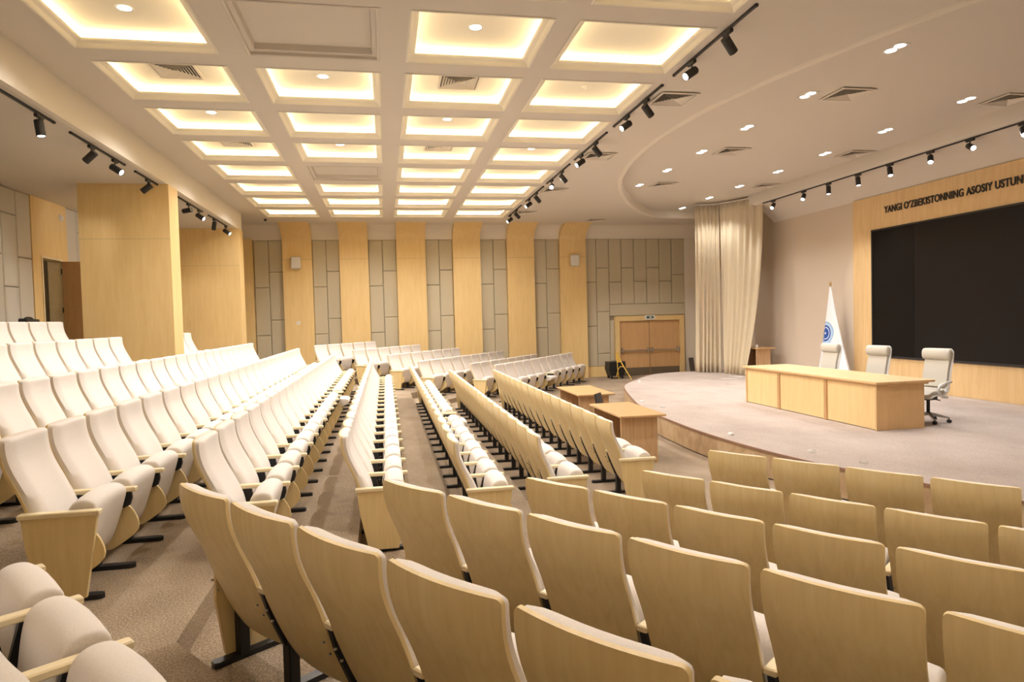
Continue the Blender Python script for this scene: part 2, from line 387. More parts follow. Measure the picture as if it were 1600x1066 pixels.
for z in (.3, 1.0, 1.85): mb.cyl((-.005, -.028, z), (-.005, -.028, z + .12), .012, 8)
mb.obj('hinge', M['blacksoft'], lf)
mb = MB(); mb.cyl((.79, -.02, 1.02), (.79, -.07, 1.02), .014); mb.cyl((.79, -.07, 1.02), (.67, -.07, 1.02), .011); mb.cyl((.79, .02, 1.02), (.79, .07, 1.02), .014); mb.cyl((.79, .07, 1.02), (.67, .07, 1.02), .011)
mb.obj('door_handle', M['chrome'], lf)

# ---- pillars and beam of the back aisle
for yp in (13.95, 20.2):
    mb = MB(); mb.box(-5.62, -4.02, yp, yp + .58, .8, ZL); p = struct('pillar', mb, M['wallwood'])
    mb = MB(); mb.box(-5.615, -4.025, yp - .001, yp + .003, 3.95, 3.954); struct('veneer_joint', mb, M['joint'], p)
mb = MB(); mb.box(-4.12, -4.04, YN, 20.78, ZL, ZC + .1); mb.box(XB, -4.12, 20.66, 20.78, ZL + .08, ZC + .1); struct('beam', mb, M['plaster'])

# ================================================================== CEILING
CX = [(-3.41, -1.88), (-1.51, .02), (.386, 1.93), (2.25, 3.83)]
CF = [8.63 + 1.83 * k for k in range(-4, 8)]                 # far edge of every coffer row
CN = [f - 1.40 for f in CF]
ceil_mb = MB()
def ceil_quad(x0, x1, y0, y1): ceil_mb.add([(x0, y0, ZC), (x1, y0, ZC), (x1, y1, ZC), (x0, y1, ZC)], [(0, 1, 2, 3)])
XE = 4.20
ceil_quad(XB, -4.1, 20.7, YF)
xs = [-4.1] + [v for c in CX for v in c] + [XE]
for a, b in zip(xs[0::2], xs[1::2]): ceil_quad(a, b, YN, YF)                     # long strips
for x0, x1 in CX:
    prev = YN
    for n, f_ in zip(CN, CF):
        if n > YN: ceil_quad(x0, x1, prev, n); prev = f_
        else: prev = max(prev, f_)
    ceil_quad(x0, x1, prev, YF)
ARC = [(XS, 21.3), (10.4, 21.3), (9.3, 21.25), (8.5, 20.7), (7.6, 19.5), (6.52, 17.54), (5.92, 16.1), (5.51, 14.79), (5.22, 13.22), (5.10, 11.72), (5.18, 10.21), (5.40, 8.93), (5.70, 7.81), (6.0, 6.9), (6.30, 6.15), (6.9, 4.9), (7.7, 3.5), (8.7, 2.4), (10.2, 2.0), (XS, 2.0)]
ARC = [ARC[0]] + catmull(ARC[1:-1], 5) + [ARC[-1]]
ceil_quad(XE, XS, ARC[0][1], YF); ceil_quad(XE, XS, YN, ARC[-1][1])
for (ax, ay), (bx, by) in zip(ARC, ARC[1:]):
    if abs(ay - by) < 1e-6: continue
    ceil_mb.add([(XE, ay, ZC), (ax, ay, ZC), (bx, by, ZC), (XE, by, ZC)], [(0, 1, 2, 3)])
ceiling = struct('ceiling', ceil_mb, M['ceiling'])
# raised part, its rounded lip
mb = MB(); mb.add([(x, y, ZR) for x, y in ARC], [tuple(range(len(ARC)))]); mb.add([(x, y, ZR + .1) for x, y in ARC], [tuple(range(len(ARC)))])
struct('raised_ceiling', mb, M['ceiling'], ceiling)
mb = MB(); rings = []
offs = [offset_poly(ARC, d) for d in (-.075, -.065, -.035, .0, .03, .04, .04)]
zz = [ZC + .001, ZC - .022, ZC - .042, ZC - .044, ZC - .03, ZC, ZR]
for k in range(len(ARC)): rings.append([(o[k][0], o[k][1], z) for o, z in zip(offs, zz)])
mb.loft(rings, caps=False, closed=False); o = struct('ceiling_lip', mb, M['plaster'], ceiling); smooth_mesh(o.data, 60)
# low ceiling over the back aisle
mb = MB(); mb.box(XB, -4.12, YN, 20.78, ZL, ZL + .08); struct('low_ceiling', mb, M['ceiling'], ceiling)
mb = MB(); mb.box(XB - .3, XS + .3, YN - .3, YF + .3, 6.2, 6.3); struct('roof_slab', mb, M['ceiling'], ceiling)
# cornice in front of the stage wall: drop face and sloping soffit
prof = [(10.80, ZR), (10.80, 5.47), (10.82, 5.42), (10.87, 5.40), (10.96, 5.39)] + [(10.96 + .71 * k / 8, 5.39 - .47 * (k / 8) ** 1.6) for k in range(1, 9)] + [(XS + .02, ZR)]
mb = MB(); mb.loft([[(x, YN, z) for x, z in prof], [(x, 18.5, z) for x, z in prof]]); o = struct('cornice', mb, M['ceiling'], ceiling); smooth_mesh(o.data, 35)

# coffers
RC = .17                                                      # depth of a coffer
DARK = {(1, 0), (1, 4)}
def coffer(ci, ri, x0, x1, y0, y1, lit):
    def ring(o, z): return [(x0 + o, y0 + o, ZC + z), (x1 - o, y0 + o, ZC + z), (x1 - o, y1 - o, ZC + z), (x0 + o, y1 - o, ZC + z)]
    if lit:
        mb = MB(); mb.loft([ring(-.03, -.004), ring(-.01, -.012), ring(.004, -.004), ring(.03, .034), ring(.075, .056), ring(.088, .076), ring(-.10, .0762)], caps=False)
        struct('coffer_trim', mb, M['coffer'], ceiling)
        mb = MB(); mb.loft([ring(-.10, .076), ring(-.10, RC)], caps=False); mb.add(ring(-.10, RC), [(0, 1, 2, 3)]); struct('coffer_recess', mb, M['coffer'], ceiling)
        mb = MB()
        for (ax0, ax1, ay0, ay1) in ((x0 - .07, x1 + .07, y0 - .07, y0 - .045), (x0 - .07, x1 + .07, y1 + .045, y1 + .07), (x0 - .07, x0 - .045, y0 - .04, y1 + .04), (x1 + .045, x1 + .07, y0 - .04, y1 + .04)):
            mb.box(ax0, ax1, ay0, ay1, ZC + .078, ZC + .088)
        struct('led_strip', mb, M['led'], ceiling)
    else:
        mb = MB(); mb.loft([ring(-.03, -.004), ring(-.01, -.012), ring(.015, -.004), ring(.02, .03), ring(.07, .04), ring(.085, .11)], caps=False); mb.add(ring(.085, .11), [(0, 1, 2, 3)])
        struct('coffer_trim', mb, M['ceiling'], ceiling)
for ci, (x0, x1) in enumerate(CX):
    for k, (n, f_) in enumerate(zip(CN, CF)):
        if n <= YN: continue
        coffer(ci, k - 4, x0, x1, n, f_, (ci, k - 4) not in DARK)

# ---- lights -------------------------------------------------------
lamp_cache = {}
def spot(parent, loc, direction, power, size=100, blend=.6, radius=.05, color=LAMP_COLOR):
    key = (power, size, blend, radius, color)
    if key not in lamp_cache:
        l = bpy.data.lights.new('lamp', 'SPOT'); l.energy = power; l.spot_size = radians(size); l.spot_blend = blend; l.shadow_soft_size = radius; l.color = color
        lamp_cache[key] = l
    o = bpy.data.objects.new('lamp', lamp_cache[key]); COL.objects.link(o); o.location = loc
    o.rotation_euler = Vector(direction).to_track_quat('-Z', 'Y').to_euler()
    if parent: o.parent = parent
    return o
# meshes of a round downlight
mb = MB(); mb.loft([[(r * cos(2 * pi * k / 20), r * sin(2 * pi * k / 20), z) for k in range(20)] for r, z in [(.07, .006), (.070, 0.0), (.090, -.002), (.094, .002), (.09, .006)]], caps=False); ME_RING = smooth_mesh(mb.mesh('trim_ring', M['white']))
mb = MB(); mb.lathe([(.001, .0015), (.07, .0015), (.07, .004), (.001, .004)], 20); ME_LENS = mb.mesh('lens', M['lens'])
COLN = ['column nearest the back', 'second column from the back', 'third column from the back', 'column nearest the stage']
ROWN = lambda r: ORD[r + 1]
zp = ZC + RC
for ci, ri in ((0, 0), (0, 2), (1, 1), (1, 3), (2, 0), (2, 2), (3, 3)):
    x = sum(CX[ci]) / 2; y = CF[ri + 4] - .70
    t = thing('downlight', f'added unseen downlight in the {ROWN(ri)} lit coffer from the camera, {COLN[ci]}', 'downlight', (x, y, zp - .004), 0, 'coffer downlights')
    link('trim_ring', ME_RING, t); link('lens', ME_LENS, t); spot(t, (0, 0, -.02), (0, 0, -1), COFFER_SPOT, 150)
# the same fittings in the rows the photograph does not separate (far rows) still light the hall
for ci, ri in ((0, 4), (2, 4), (1, 5), (3, 5), (0, 6), (2, 6), (1, 7), (3, 7)):
    x = sum(CX[ci]) / 2; y = CF[ri + 4] - .70
    t = thing('downlight', f'small round downlight glowing in the {ROWN(ri)} coffer row, {COLN[ci]}', 'downlight', (x, y, zp - .004), 0, 'coffer downlights')
    link('trim_ring', ME_RING, t); link('lens', ME_LENS, t); spot(t, (0, 0, -.02), (0, 0, -1), COFFER_SPOT, 150)
for ci, ri in ((2, -2), (3, -1), (3, -3)):  # out-of-view downlights added to brighten the near seat backs
    x = sum(CX[ci]) / 2; y = CF[ri + 4] - .70
    t = thing('downlight', f'added unseen downlight in the {ORD[-ri]} coffer before the whole ones, {COLN[ci]}', 'downlight', (x, y, zp - .004), 0, 'coffer downlights')
    link('trim_ring', ME_RING, t); link('lens', ME_LENS, t); spot(t, (0, 0, -.02), (0, 0, -1), COFFER_SPOT * .85, 130)
x = sum(CX[3]) / 2; y = CF[5] - .7
t = thing('smoke_detector', 'white smoke detector in the coffer beside the stage ceiling', 'detector', (x, y, zp))
mb = MB(); mb.lathe([(.05, 0), (.055, -.012), (.05, -.02)], 16); mb.obj('base', M['white'], t, smooth=True)
mb = MB(); mb.lathe([(.04, -.02), (.035, -.04), (.012, -.048)], 16); mb.obj('sensor', M['white'], t, smooth=True)

# ---- square ceiling diffusers
def diffuser_meshes():
    h = .30
    fr = MB()
    def sq(r, z): return [(-r, -r, z), (r, -r, z), (r, r, z), (-r, r, z)]
    fr.loft([sq(h, 0), sq(h, -.012), sq(h - .035, -.014), sq(h - .045, .01)], caps=False)
    sl = MB()
    for k in range(6):
        r = .245 - k * .038
        sl.loft([sq(r - .030, .012), sq(r - .034, .012), sq(r - .004, -.012), sq(r, -.012)], caps=False)
    bk = MB(); bk.add(sq(.27, .012), [(0, 1, 2, 3)])  # dark flat sheet stands in for the shade inside the duct
    return fr.mesh('frame', M['slat']), sl.mesh('slats', M['slat']), bk.mesh('duct_shade', M['dark'])
DIFF = diffuser_meshes()
def diffuser(x, y, z, label):
    t = thing('ceiling_vent', label, 'air vent', (x, y, z - .013), 0, 'square ceiling diffusers')
    for n, m_ in zip(('frame', 'slats', 'duct_shade'), DIFF): link(n, m_, t)
for ci, ri in ((0, 1), (0, 3), (2, 1), (2, 3)):
    diffuser(sum(CX[ci]) / 2, CF[ri + 4] - .72, zp, f'square slatted air vent in the {ROWN(ri)} coffer from the camera, {COLN[ci]}')
for k, y in enumerate((9.62, 13.2, 16.83, 20.42)):
    diffuser(4.40, y, ZC, f'{ORD[k+1]} square air vent from the camera beside the spotlight rails at the coffers')
diffuser(7.15, 20.38 + 1.6, ZC, 'square air vent in the flat ceiling near the double door')
for k, y in enumerate((9.68, 13.35, 16.93)):
    diffuser(7.43, y, ZR, f'{ORD[k+1]} square air vent from the camera in the raised ceiling over the stage front')
for k, y in enumerate((9.62, 13.35, 16.93, 20.7)):
    diffuser(10.42, y, ZR, f'{ORD[k+1]} square air vent from the camera beside the cornice above the stage')

# ---- twin downlights over the stage
for row, (x, ys, nm) in enumerate(((6.80, (7.92, 9.8, 11.64, 13.47, 15.27, 17.05), 'along the curved ceiling edge'), (9.71, (9.73, 11.58, 13.4, 15.21, 17.05, 18.8, 20.66), 'along the cornice'))):
    for k, y in enumerate(ys):
        t = thing('twin_downlight', f'{ORD[k+1]} twin downlight from the camera, of the line {nm}', 'downlight', (x, y, ZR - .004), 0, 'twin downlights over the stage')
        mb = MB(); mb.cbox(-.09, .09, -.17, .17, -.003, .004, .002); mb.obj('housing', M['white'], t)
        for s in (-1, 1):
            link('lens', ME_LENS, t, (0, s * .082, -.006))
        spot(t, (0, 0, -.03), (0, 0, -1), STAGE_DOWN, 110)

# ---- track rails and spotlight heads
mb = MB(); mb.lathe([(.052, 0), (.054, -.004), (.054, -.20), (.050, -.205), (.046, -.205), (.044, -.19), (.002, -.19)], 20)
ME_HEAD = smooth_mesh(mb.mesh('housing', M['blacksoft']))
mb = MB(); mb.lathe([(.001, -.196), (.044, -.196), (.044, -.193), (.001, -.193)], 16); ME_HLENS = mb.mesh('lens', M['lens'])
mb = MB(); mb.cbox(-.022, .022, -.09, .09, -.045, 0, .006); ME_ADAPT = mb.mesh('adapter', M['blacksoft'])
mb = MB(); mb.cyl((0, 0, -.04), (0, 0, -.13), .010, 8); ME_STEM = mb.mesh('stem', M['blacksoft'])
ME_LONG = None
def head(x, y, z, d, label, power, grp, on=True, size=60):
    d = Vector(d).normalized()
    t = thing('spotlight', label, 'spotlight', (x, y, z), 0, grp)
    link('adapter', ME_ADAPT, t); link('stem', ME_STEM, t)
    q = (-d).to_track_quat('Z', 'Y')
    h = link('housing', ME_HEAD, t, Vector((0, 0, -.14)) - d * .07); h.rotation_euler = q.to_euler()
    link('lens', ME_HLENS, h)
    if on: spot(t, Vector((0, 0, -.14)) + d * .16, d, power, size, .7, .045)
def rail(x, y0, y1, z, label, grp):
    t = thing('track_rail', label, 'track', (x, (y0 + y1) / 2, z), 0, grp); h = (y1 - y0) / 2
    mb = MB(); mb.cbox(-.017, .017, -h, h, -.03, 0, .004); mb.obj('rail', M['blacksoft'], t)
    mb = MB()
    for s in (-1, 1): mb.cbox(-.019, .019, s * h - .02, s * h + .02, -.032, 0, .004)
    mb.obj('end_cap', M['blacksoft'], t)
for k, (a, b) in enumerate(((7.75, 9.86), (10.35, 12.29), (12.8, 14.65), (15.22, 17.15), (17.74, 19.67))):
    rail(-4.21, a, b, ZL, f'{ORD[k+1]} black spotlight rail from the camera under the beam at the back', 'rails under the beam')
LH = [(9.48, (.15, -.05, -1)), (11.01, (-.85, .12, -.75)), (11.89, (.75, -.25, -.5)), (13.42, (-.9, -.05, -.7)), (14.33, (.75, -.25, -.5)), (16.0, (-.9, .3, -.12)), (16.87, (.75, -.25, -.5)), (18.27, (-.25, .45, -.85)), (19.55, (.75, -.2, -.5))]
for k, (y, d) in enumerate(LH):
    head(-4.21, y, ZL - .03, d, f'{ORD[k+1]} black cylinder spotlight from the camera on the rails under the beam', AISLE_SPOT * (.2 if d[0] < .5 else .9), 'spotlights under the beam', True, 75)
RR = [(6.60, 8.65), (9.06, 11.09), (11.49, 13.51), (13.92, 15.94), (16.34, 18.42), (19.1, 21.1)]
for k, (a, b) in enumerate(RR):
    rail(3.98, a, b, ZC, f'{ORD[k+1]} black spotlight rail from the camera along the coffered ceiling', 'rails along the coffers')
RH = [7.2, 8.12, 9.64, 10.47, 12.1, 13.07, 14.53, 15.49, 17.1, 18.02, 19.84, 20.83]
for k, y in enumerate(RH):
    d = (.75, .30, -.72) if k % 2 == 0 else (-.75, -.20, -.50)
    if k == 7: d = (-.3, -.9, -.42)
    head(3.98, y, ZC - .03, d, f'{ORD[k+1]} black cylinder spotlight from the camera on the rails beside the coffers', STAGE_SPOT if k % 2 == 0 else AISLE_SPOT * .8, 'spotlights beside the coffers', True, 60 if k % 2 == 0 else 75)
rail(10.88, 6.0, 17.8, 5.405, 'long black spotlight rail on the cornice before the stage wall', 'rail on the cornice')
CH = [(17.3, (-.75, -.55, -.75)), (15.9, (-.6, -.5, -.75)), (14.9, (-.1, -.15, -1)), (13.85, (-.05, -.2, -1)), (12.85, (-.25, -.45, -1)), (11.75, (-.55, -.6, -.8)), (10.82, (-.35, -1.0, -.5)), (9.75, (-.5, -.6, -.8))]
for k, (y, d) in enumerate(CH):
    head(10.88, y, 5.38, d, f'{ORD[k+1]} black cylinder spotlight from the curtain, hanging on the cornice rail', STAGE_SPOT * .5, 'spotlights on the cornice rail', True, 80)

# ================================================================== STAGE WALL
mb = MB(); mb.box(XS - .05, XS, 2.0, 14.98, ST, 4.94); wp = struct('veneer_wall', mb, M['stagewood'], wall_stage)
mb = MB()
for yy in (14.28, 13.2, 10.9): mb.box(XS - .0515, XS - .049, yy - .002, yy + .002, ST, 4.94)
struct('veneer_joint', mb, M['wallwood'], wall_stage)
scr = thing('video_wall', 'large black video screen set in the wooden stage wall', 'screen', (XS - .05, 9.0, 2.6))
mb = MB(); 
y0, y1, z0, z1 = 3.7 - 9, 14.31 - 9, 1.08 - 2.6, 4.14 - 2.6
mb.box(-.03, 0, y0, y1, z1 - .035, z1); mb.box(-.03, 0, y0, y1, z0, z0 + .05); mb.box(-.03, 0, y0, y0 + .04, z0, z1); mb.box(-.03, 0, y1 - .04, y1, z0, z1)
mb.obj('bezel', M['blacksoft'], scr)
mb = MB(); mb.box(-.022, 0, y1 - 1.33, y1 - .04, z0 + .05, z1 - .035); mb.obj('display_panel', M['screen2'], scr)
mb = MB(); mb.box(-.02, 0, y0 + .04, y1 - 1.332, z0 + .05, z1 - .035); mb.obj('display_panel', M['screen'], scr)
def text_mesh(s, size, depth, bold=.004, sx=1.0):
    cu = bpy.data.curves.new('letters', 'FONT'); cu.body = s; cu.size = size; cu.extrude = depth; cu.offset = bold; cu.space_character = 1.06
    o = bpy.data.objects.new('letters', cu); COL.objects.link(o)
    dg = bpy.context.evaluated_depsgraph_get(); me = bpy.data.meshes.new_from_object(o.evaluated_get(dg))
    bpy.data.objects.remove(o); bpy.data.curves.remove(cu); return me
me = text_mesh("YANGI O\u2018ZBEKISTONNING ASOSIY USTUNI", .222, .007, .0035)
me.materials.clear(); me.materials.append(M['lettering'])
xsn = [v.co.x for v in me.vertices]; w = max(xsn) - min(xsn); zs = [v.co.y for v in me.vertices]
sc_x = (13.88 - 10.36) / w
for v in me.vertices: v.co.x = (v.co.x - min(xsn) * 0) * sc_x
o = link('wall_lettering', me, None, (XS - .064, 13.88, 4.485))
o.rotation_euler = Matrix(((0, 0, -1), (-1, 0, 0), (0, 1, 0))).to_euler()
tag(o, 'black raised lettering on the wood above the video screen', 'lettering')

# ================================================================== THEATRE SEATS
PITCHW = .58
SHELL = [(-.245, .0)]
prof_pts = catmull([(.000, 1.005), (-.002, .955), (.008, .875), (.038, .785), (.082, .69), (.122, .59), (.156, .49), (.196, .39), (.238, .295), (.280, .2155)], 2)
def half_width(z):
    w = .2665 - .014 * max(0, (0.95 - z)) / .65
    r = .022; d = 1.005 - z
    if d < r: w -= r - sqrt(max(0, r * r - (r - d) ** 2))
    rb = .05; d = z - .2155
    if d < rb: w -= rb - sqrt(max(0, rb * rb - (rb - d) ** 2))
    return w
def seat_meshes():
    res = {}
    # bent plywood shell
    mb = MB(); rings = []; nx = 10
    stations = []
    top = prof_pts[0]
    stations += [(.000, 1.0049), (.0, 1.003), (-.0003, .999), (-.0006, .992), (-.001, .983)]
    stations += [p for p in prof_pts if .975 > p[1] > .30] + [(.243, .285), (.258, .256), (.269, .236), (.275, .225), (.278, .219), (.280, .2158)]
    for y, z in stations:
        w = half_width(z); r = []
        for k in range(nx + 1):
            x = -w + 2 * w * k / nx; r.append((x, y + .032 * (x / .27) ** 2, z))
        for k in range(nx, -1, -1):
            x = -w + 2 * w * k / nx; r.append((x, y + .016 + .032 * (x / .27) ** 2, z + .003))
        rings.append(r)
    mb.loft(rings); res['backrest_shell'] = smooth_mesh(mb.mesh('backrest_shell', M['birch']), 50)
    # backrest cushion
    mb = MB(); rings = []
    tz = [(.39, .02), (.40, .045), (.43, .075), (.50, .092), (.58, .088), (.70, .074), (.85, .068), (.95, .068), (.985, .068), (.995, .064), (1.001, .055), (1.0045, .040), (1.007, .018)]
    zs = [1.007, 1.0045, 1.000, .993, .98, .955] + [.92 - .04 * k for k in range(13)] + [.415, .40, .39]
    yz = sorted([(z, y) for y, z in prof_pts])
    for z in zs:
        y = lerp_table(yz, min(z, 1.004)) + .0135; t = lerp_table(tz, z); w = .258 - .014 * max(0, .95 - z) / .65
        d = 1.007 - z
        if d < .03: w -= .03 - sqrt(max(0, .03 ** 2 - (.03 - d) ** 2))
        r = []
        for k in range(nx + 1):
            x = -w + 2 * w * k / nx; r.append((x, y + .032 * (x / .27) ** 2, z))
        for k in range(nx, -1, -1):
            x = -w + 2 * w * k / nx; e = abs(x / w)
            r.append((x, y + .032 * (x / .27) ** 2 + t * (1 - .55 * e ** 7), z))
        rings.append(r)
    mb.loft(rings); res['backrest_cushion'] = smooth_mesh(mb.mesh('backrest_cushion', M['fabric']), 65)
    # tip-up seat, folded
    def seat(poly, name, dome):
        poly = chaikin(poly, 2); cy = sum(p[0] for p in poly) / len(poly); cz = sum(p[1] for p in poly) / len(poly)
        mb = MB(); rings = []
        for x, s in ((-.240, .90), (-.239, .95), (-.234, .98), (-.222, .995), (-.13, 1.0), (0, 1.005), (.13, 1.0), (.222, .995), (.234, .98), (.239, .95), (.240, .90)):
            dz = dome * (1 - (x / .238) ** 2)
            rings.append([(x, cy + (p[0] - cy) * s, cz + (p[1] - cz) * s + dz) for p in poly])
        mb.loft(rings); return smooth_mesh(mb.mesh(name, M['fabric']), 50)
    res['seat_cushion'] = seat([(.33, .22), (.35, .36), (.368, .50), (.39, .578), (.44, .610), (.51, .606), (.552, .565), (.53, .47), (.445, .21), (.39, .17), (.345, .18)], 'seat_cushion', .018)
    res['seat_down'] = seat([(.25, .34), (.25, .45), (.32, .47), (.58, .485), (.70, .47), (.72, .42), (.66, .36), (.45, .325)], 'seat_cushion', .012)
    # armrest, support, leg, tablet (all at the right-hand boundary x = +.29)
    mb = MB(); mb.cbox(-.027, .027, .165, .590, .528, .560, .006); res['armrest'] = mb.mesh('armrest', M['birch_pale'])
    mb = MB(); mb.prism([(.172, .528), (.30, .528), (.318, .42), (.335, .24), (.275, .24), (.20, .42)], 'x', -.014, .014)
    mb.prism([(.375, .528), (.41, .528), (.335, .24), (.30, .26)], 'x', -.014, .014)
    mb.prism([(.40, .528), (.556, .528), (.56, .48), (.545, .435), (.51, .418), (.47, .43), (.42, .48)], 'x', -.014, .014)
    res['arm_support'] = mb.mesh('arm_support', M['black'])
    mb = MB(); mb.cbox(-.033, .033, .285, .342, .018, .36, .006); res['leg'] = mb.mesh('leg', M['black'])
    fp = [(.17, -.030), (.53, -.030), (.555, -.022), (.565, 0), (.555, .022), (.53, .030), (.17, .030), (.15, .02), (.15, -.02)]
    mb = MB(); mb.prism([(x_, y_) for y_, x_ in fp], 'z', 0.0, .030); res['foot_plate'] = mb.mesh('foot_plate', M['black'])
    tb = chaikin([(.34, .13), (.40, .12), (.47, .16), (.575, .235), (.590, .30), (.55, .40), (.49, .45), (.40, .455), (.35, .44)], 1)
    mb = MB(); mb.prism(tb, 'x', -.010, .010); res['writing_tablet'] = mb.mesh('writing_tablet', M['birch'])
    # end-of-row panel with its cap
    mb = MB(); mb.prism([(.15, .528), (.565, .528), (.545, .40), (.485, .03), (.235, .03), (.17, .34)], 'x', -.015, .015); res['end_panel'] = mb.mesh('end_panel', M['birch'])
    mb = MB(); mb.cbox(-.03, .03, .135, .582, .528, .560, .006); res['end_cap'] = mb.mesh('armrest', M['birch_pale'])
    mb = MB(); mb.prism([(.20, .528), (.565, .528), (.545, .40), (.485, .03), (.235, .03), (.19, .34)], 'x', -.015, .015); res['end_panel_first'] = mb.mesh('end_panel', M['birch'])
    mb = MB(); mb.cbox(-.027, .027, .195, .585, .528, .560, .006); res['end_cap_first'] = mb.mesh('armrest', M['birch_pale'])
    mb = MB()
    for s in (-1, 1):
        for y_, z_ in ((.158, .46), (.186, .40)): mb.cyl((s * .245, y_ + .018, z_), (s * .245, y_ + .008, z_ + .002), .006, 8)
    res['bolt'] = mb.mesh('bolt', M['chrome'])
    return res
SM = seat_meshes()
def make_seat(loc, rz, label, group, first=False, last=False, down=False, near=False):
    t = thing('theatre_seat', label, 'theatre seat', loc, rz, group)
    link('backrest_shell', SM['backrest_shell'], t); link('backrest_cushion', SM['backrest_cushion'], t)
    link('seat_cushion', SM['seat_down' if down else 'seat_cushion'], t)
    if near: link('bolt', SM['bolt'], t)
    if last:
        link('end_panel', SM['end_panel'], t, (.280, 0, 0)); link('armrest', SM['end_cap'], t, (.280, 0, 0)); link('writing_tablet', SM['writing_tablet'], t, (.252, 0, 0)); l = link('leg', SM['leg'], t, (.232, 0, 0)); link('foot_plate', SM['foot_plate'], l)
    else:
        link('armrest', SM['armrest'], t, (.29, 0, 0)); link('arm_support', SM['arm_support'], t, (.29, 0, 0))
        l = link('leg', SM['leg'], t, (.29, 0, 0)); link('foot_plate', SM['foot_plate'], l)
        link('writing_tablet', SM['writing_tablet'], t, (.258, 0, 0))
    if first:
        link('end_panel', SM['end_panel_first'], t, (-.272, 0, 0)); link('armrest', SM['end_cap_first'], t, (-.272, 0, 0)); l = link('leg', SM['leg'], t, (-.232, 0, 0)); link('foot_plate', SM['foot_plate'], l)
    return t
# middle bank: rows run along y and face the stage (+x); local +x points to the camera side
MID = [('front row', 2.52, 0.0, 7.40, 15), ('second row', 1.49, 0.0, 6.75, 17), ('third row', .55, .12, 6.06, 19), ('fourth row', -.43, .285, 5.70, 20),
       ('fifth row', -1.37, .445, 4.87, 22), ('sixth row', -2.31, .60, 4.36, 24), ('seventh row', -3.38, .785, 4.5, 23)]
DOWN = {('fifth row', 12), ('third row', 8), ('sixth row', 17)}
for rn, x, z, yn, n in MID:
    for i in range(n):
        y = yn + .33 + PITCHW * i
        lab = f'{ORD[i+1]} cream seat from the camera-side end, {rn} of the middle bank'
        make_seat((x, y, z), -pi / 2, lab, f'seats in the {rn} of the middle bank', first=(i == n - 1), last=(i == 0), down=(rn, i) in DOWN, near=i < 3)
UP = [('eighth row', -4.42, 1.10, 7.6, 8, ''), ('ninth row', -5.50, 1.38, 9.8, 5, '')]
for rn, x, z, yn, n, _ in UP:
    for i in range(n):
        y = yn + .33 + PITCHW * i
        make_seat((x, y, z), -pi / 2, f'{ORD[n-i]} cream seat from the wooden pillar, {rn} up at the back', f'seats in the {rn} at the back', first=(i == n - 1), last=(i == 0))
for i in range(2):
    make_seat((-4.42, 15.14 + .3 + PITCHW * i, 1.10), -pi / 2, f'cream seat behind the nearer wooden pillar, {"close to" if i == 0 else "one place beyond"} it', 'seats behind the pillar', first=(i == 1), last=(i == 0))
# side banks
def bank(n, tdir, rows, what):
    rz = atan2(n[1], n[0]) - pi / 2
    for rn, d, z, t0, cnt, endfirst, endlast in rows:
        for i in range(cnt):
            tt = t0 + (PITCHW * i)
            yield rn, i, cnt, (n[0] * d + tdir[0] * tt, n[1] * d + tdir[1] * tt, z), rz, endfirst and i == 0, endlast and i == cnt - 1
NEAR = [('front row', 5.60, 0.0, -2.78 + .27, 5, True, False), ('second row', 4.565, 0.0, -2.84 + .27, 7, True, False), ('third row', 3.467, .12, -3.11 + .27, 7, True, False),
        ('fourth row', 2.40, .285, -3.32 + .27, 7, True, False), ('fifth row', 1.315, .445, -3.574 + .27, 7, True, False), ('sixth row', .20, .60, -3.44, 4, True, False)]
for rn, i, cnt, loc, rz, fi, la in bank((.8, .6), (.6, -.8), NEAR, 'near'):
    make_seat(loc, rz, f'{ORD[i+1]} seat from the aisle, {rn} of the bank nearest the camera', f'seats in the {rn} of the bank nearest the camera', first=fi, last=la, near=True)
# far bank: local +x points away from the far wall, i.e. towards the aisle
FAR = [('front row', -8.40, 0.0, 10, (6.343, 22.279)), ('second row', -9.40, 0.0, 8, (5.129, 22.288)), ('third row', -10.55, .12, 9, (3.95, 22.8)),
       ('fourth row', -11.70, .285, 7, (2.55, 22.6)), ('fifth row', -12.70, .445, 6, (1.15, 22.55)), ('sixth row', -13.75, .60, 5, (-.3, 22.35))]
for rn, d, z, cnt, pend in FAR:
    n, td = (.8, -.6), (-.6, -.8); rz = atan2(n[1], n[0]) - pi / 2
    tend = pend[0] * td[0] + pend[1] * td[1]
    for i in range(cnt):
        tt = tend + .27 + PITCHW * i
        make_seat((n[0] * d + td[0] * tt, n[1] * d + td[1] * tt, z), rz, f'{ORD[i+1]} cream seat from the far wall, {rn} of the bank by the pilasters',
                  f'seats in the {rn} of the far bank', first=(i == 0), last=(i == cnt - 1), down=(rn == 'front row' and i == 5))

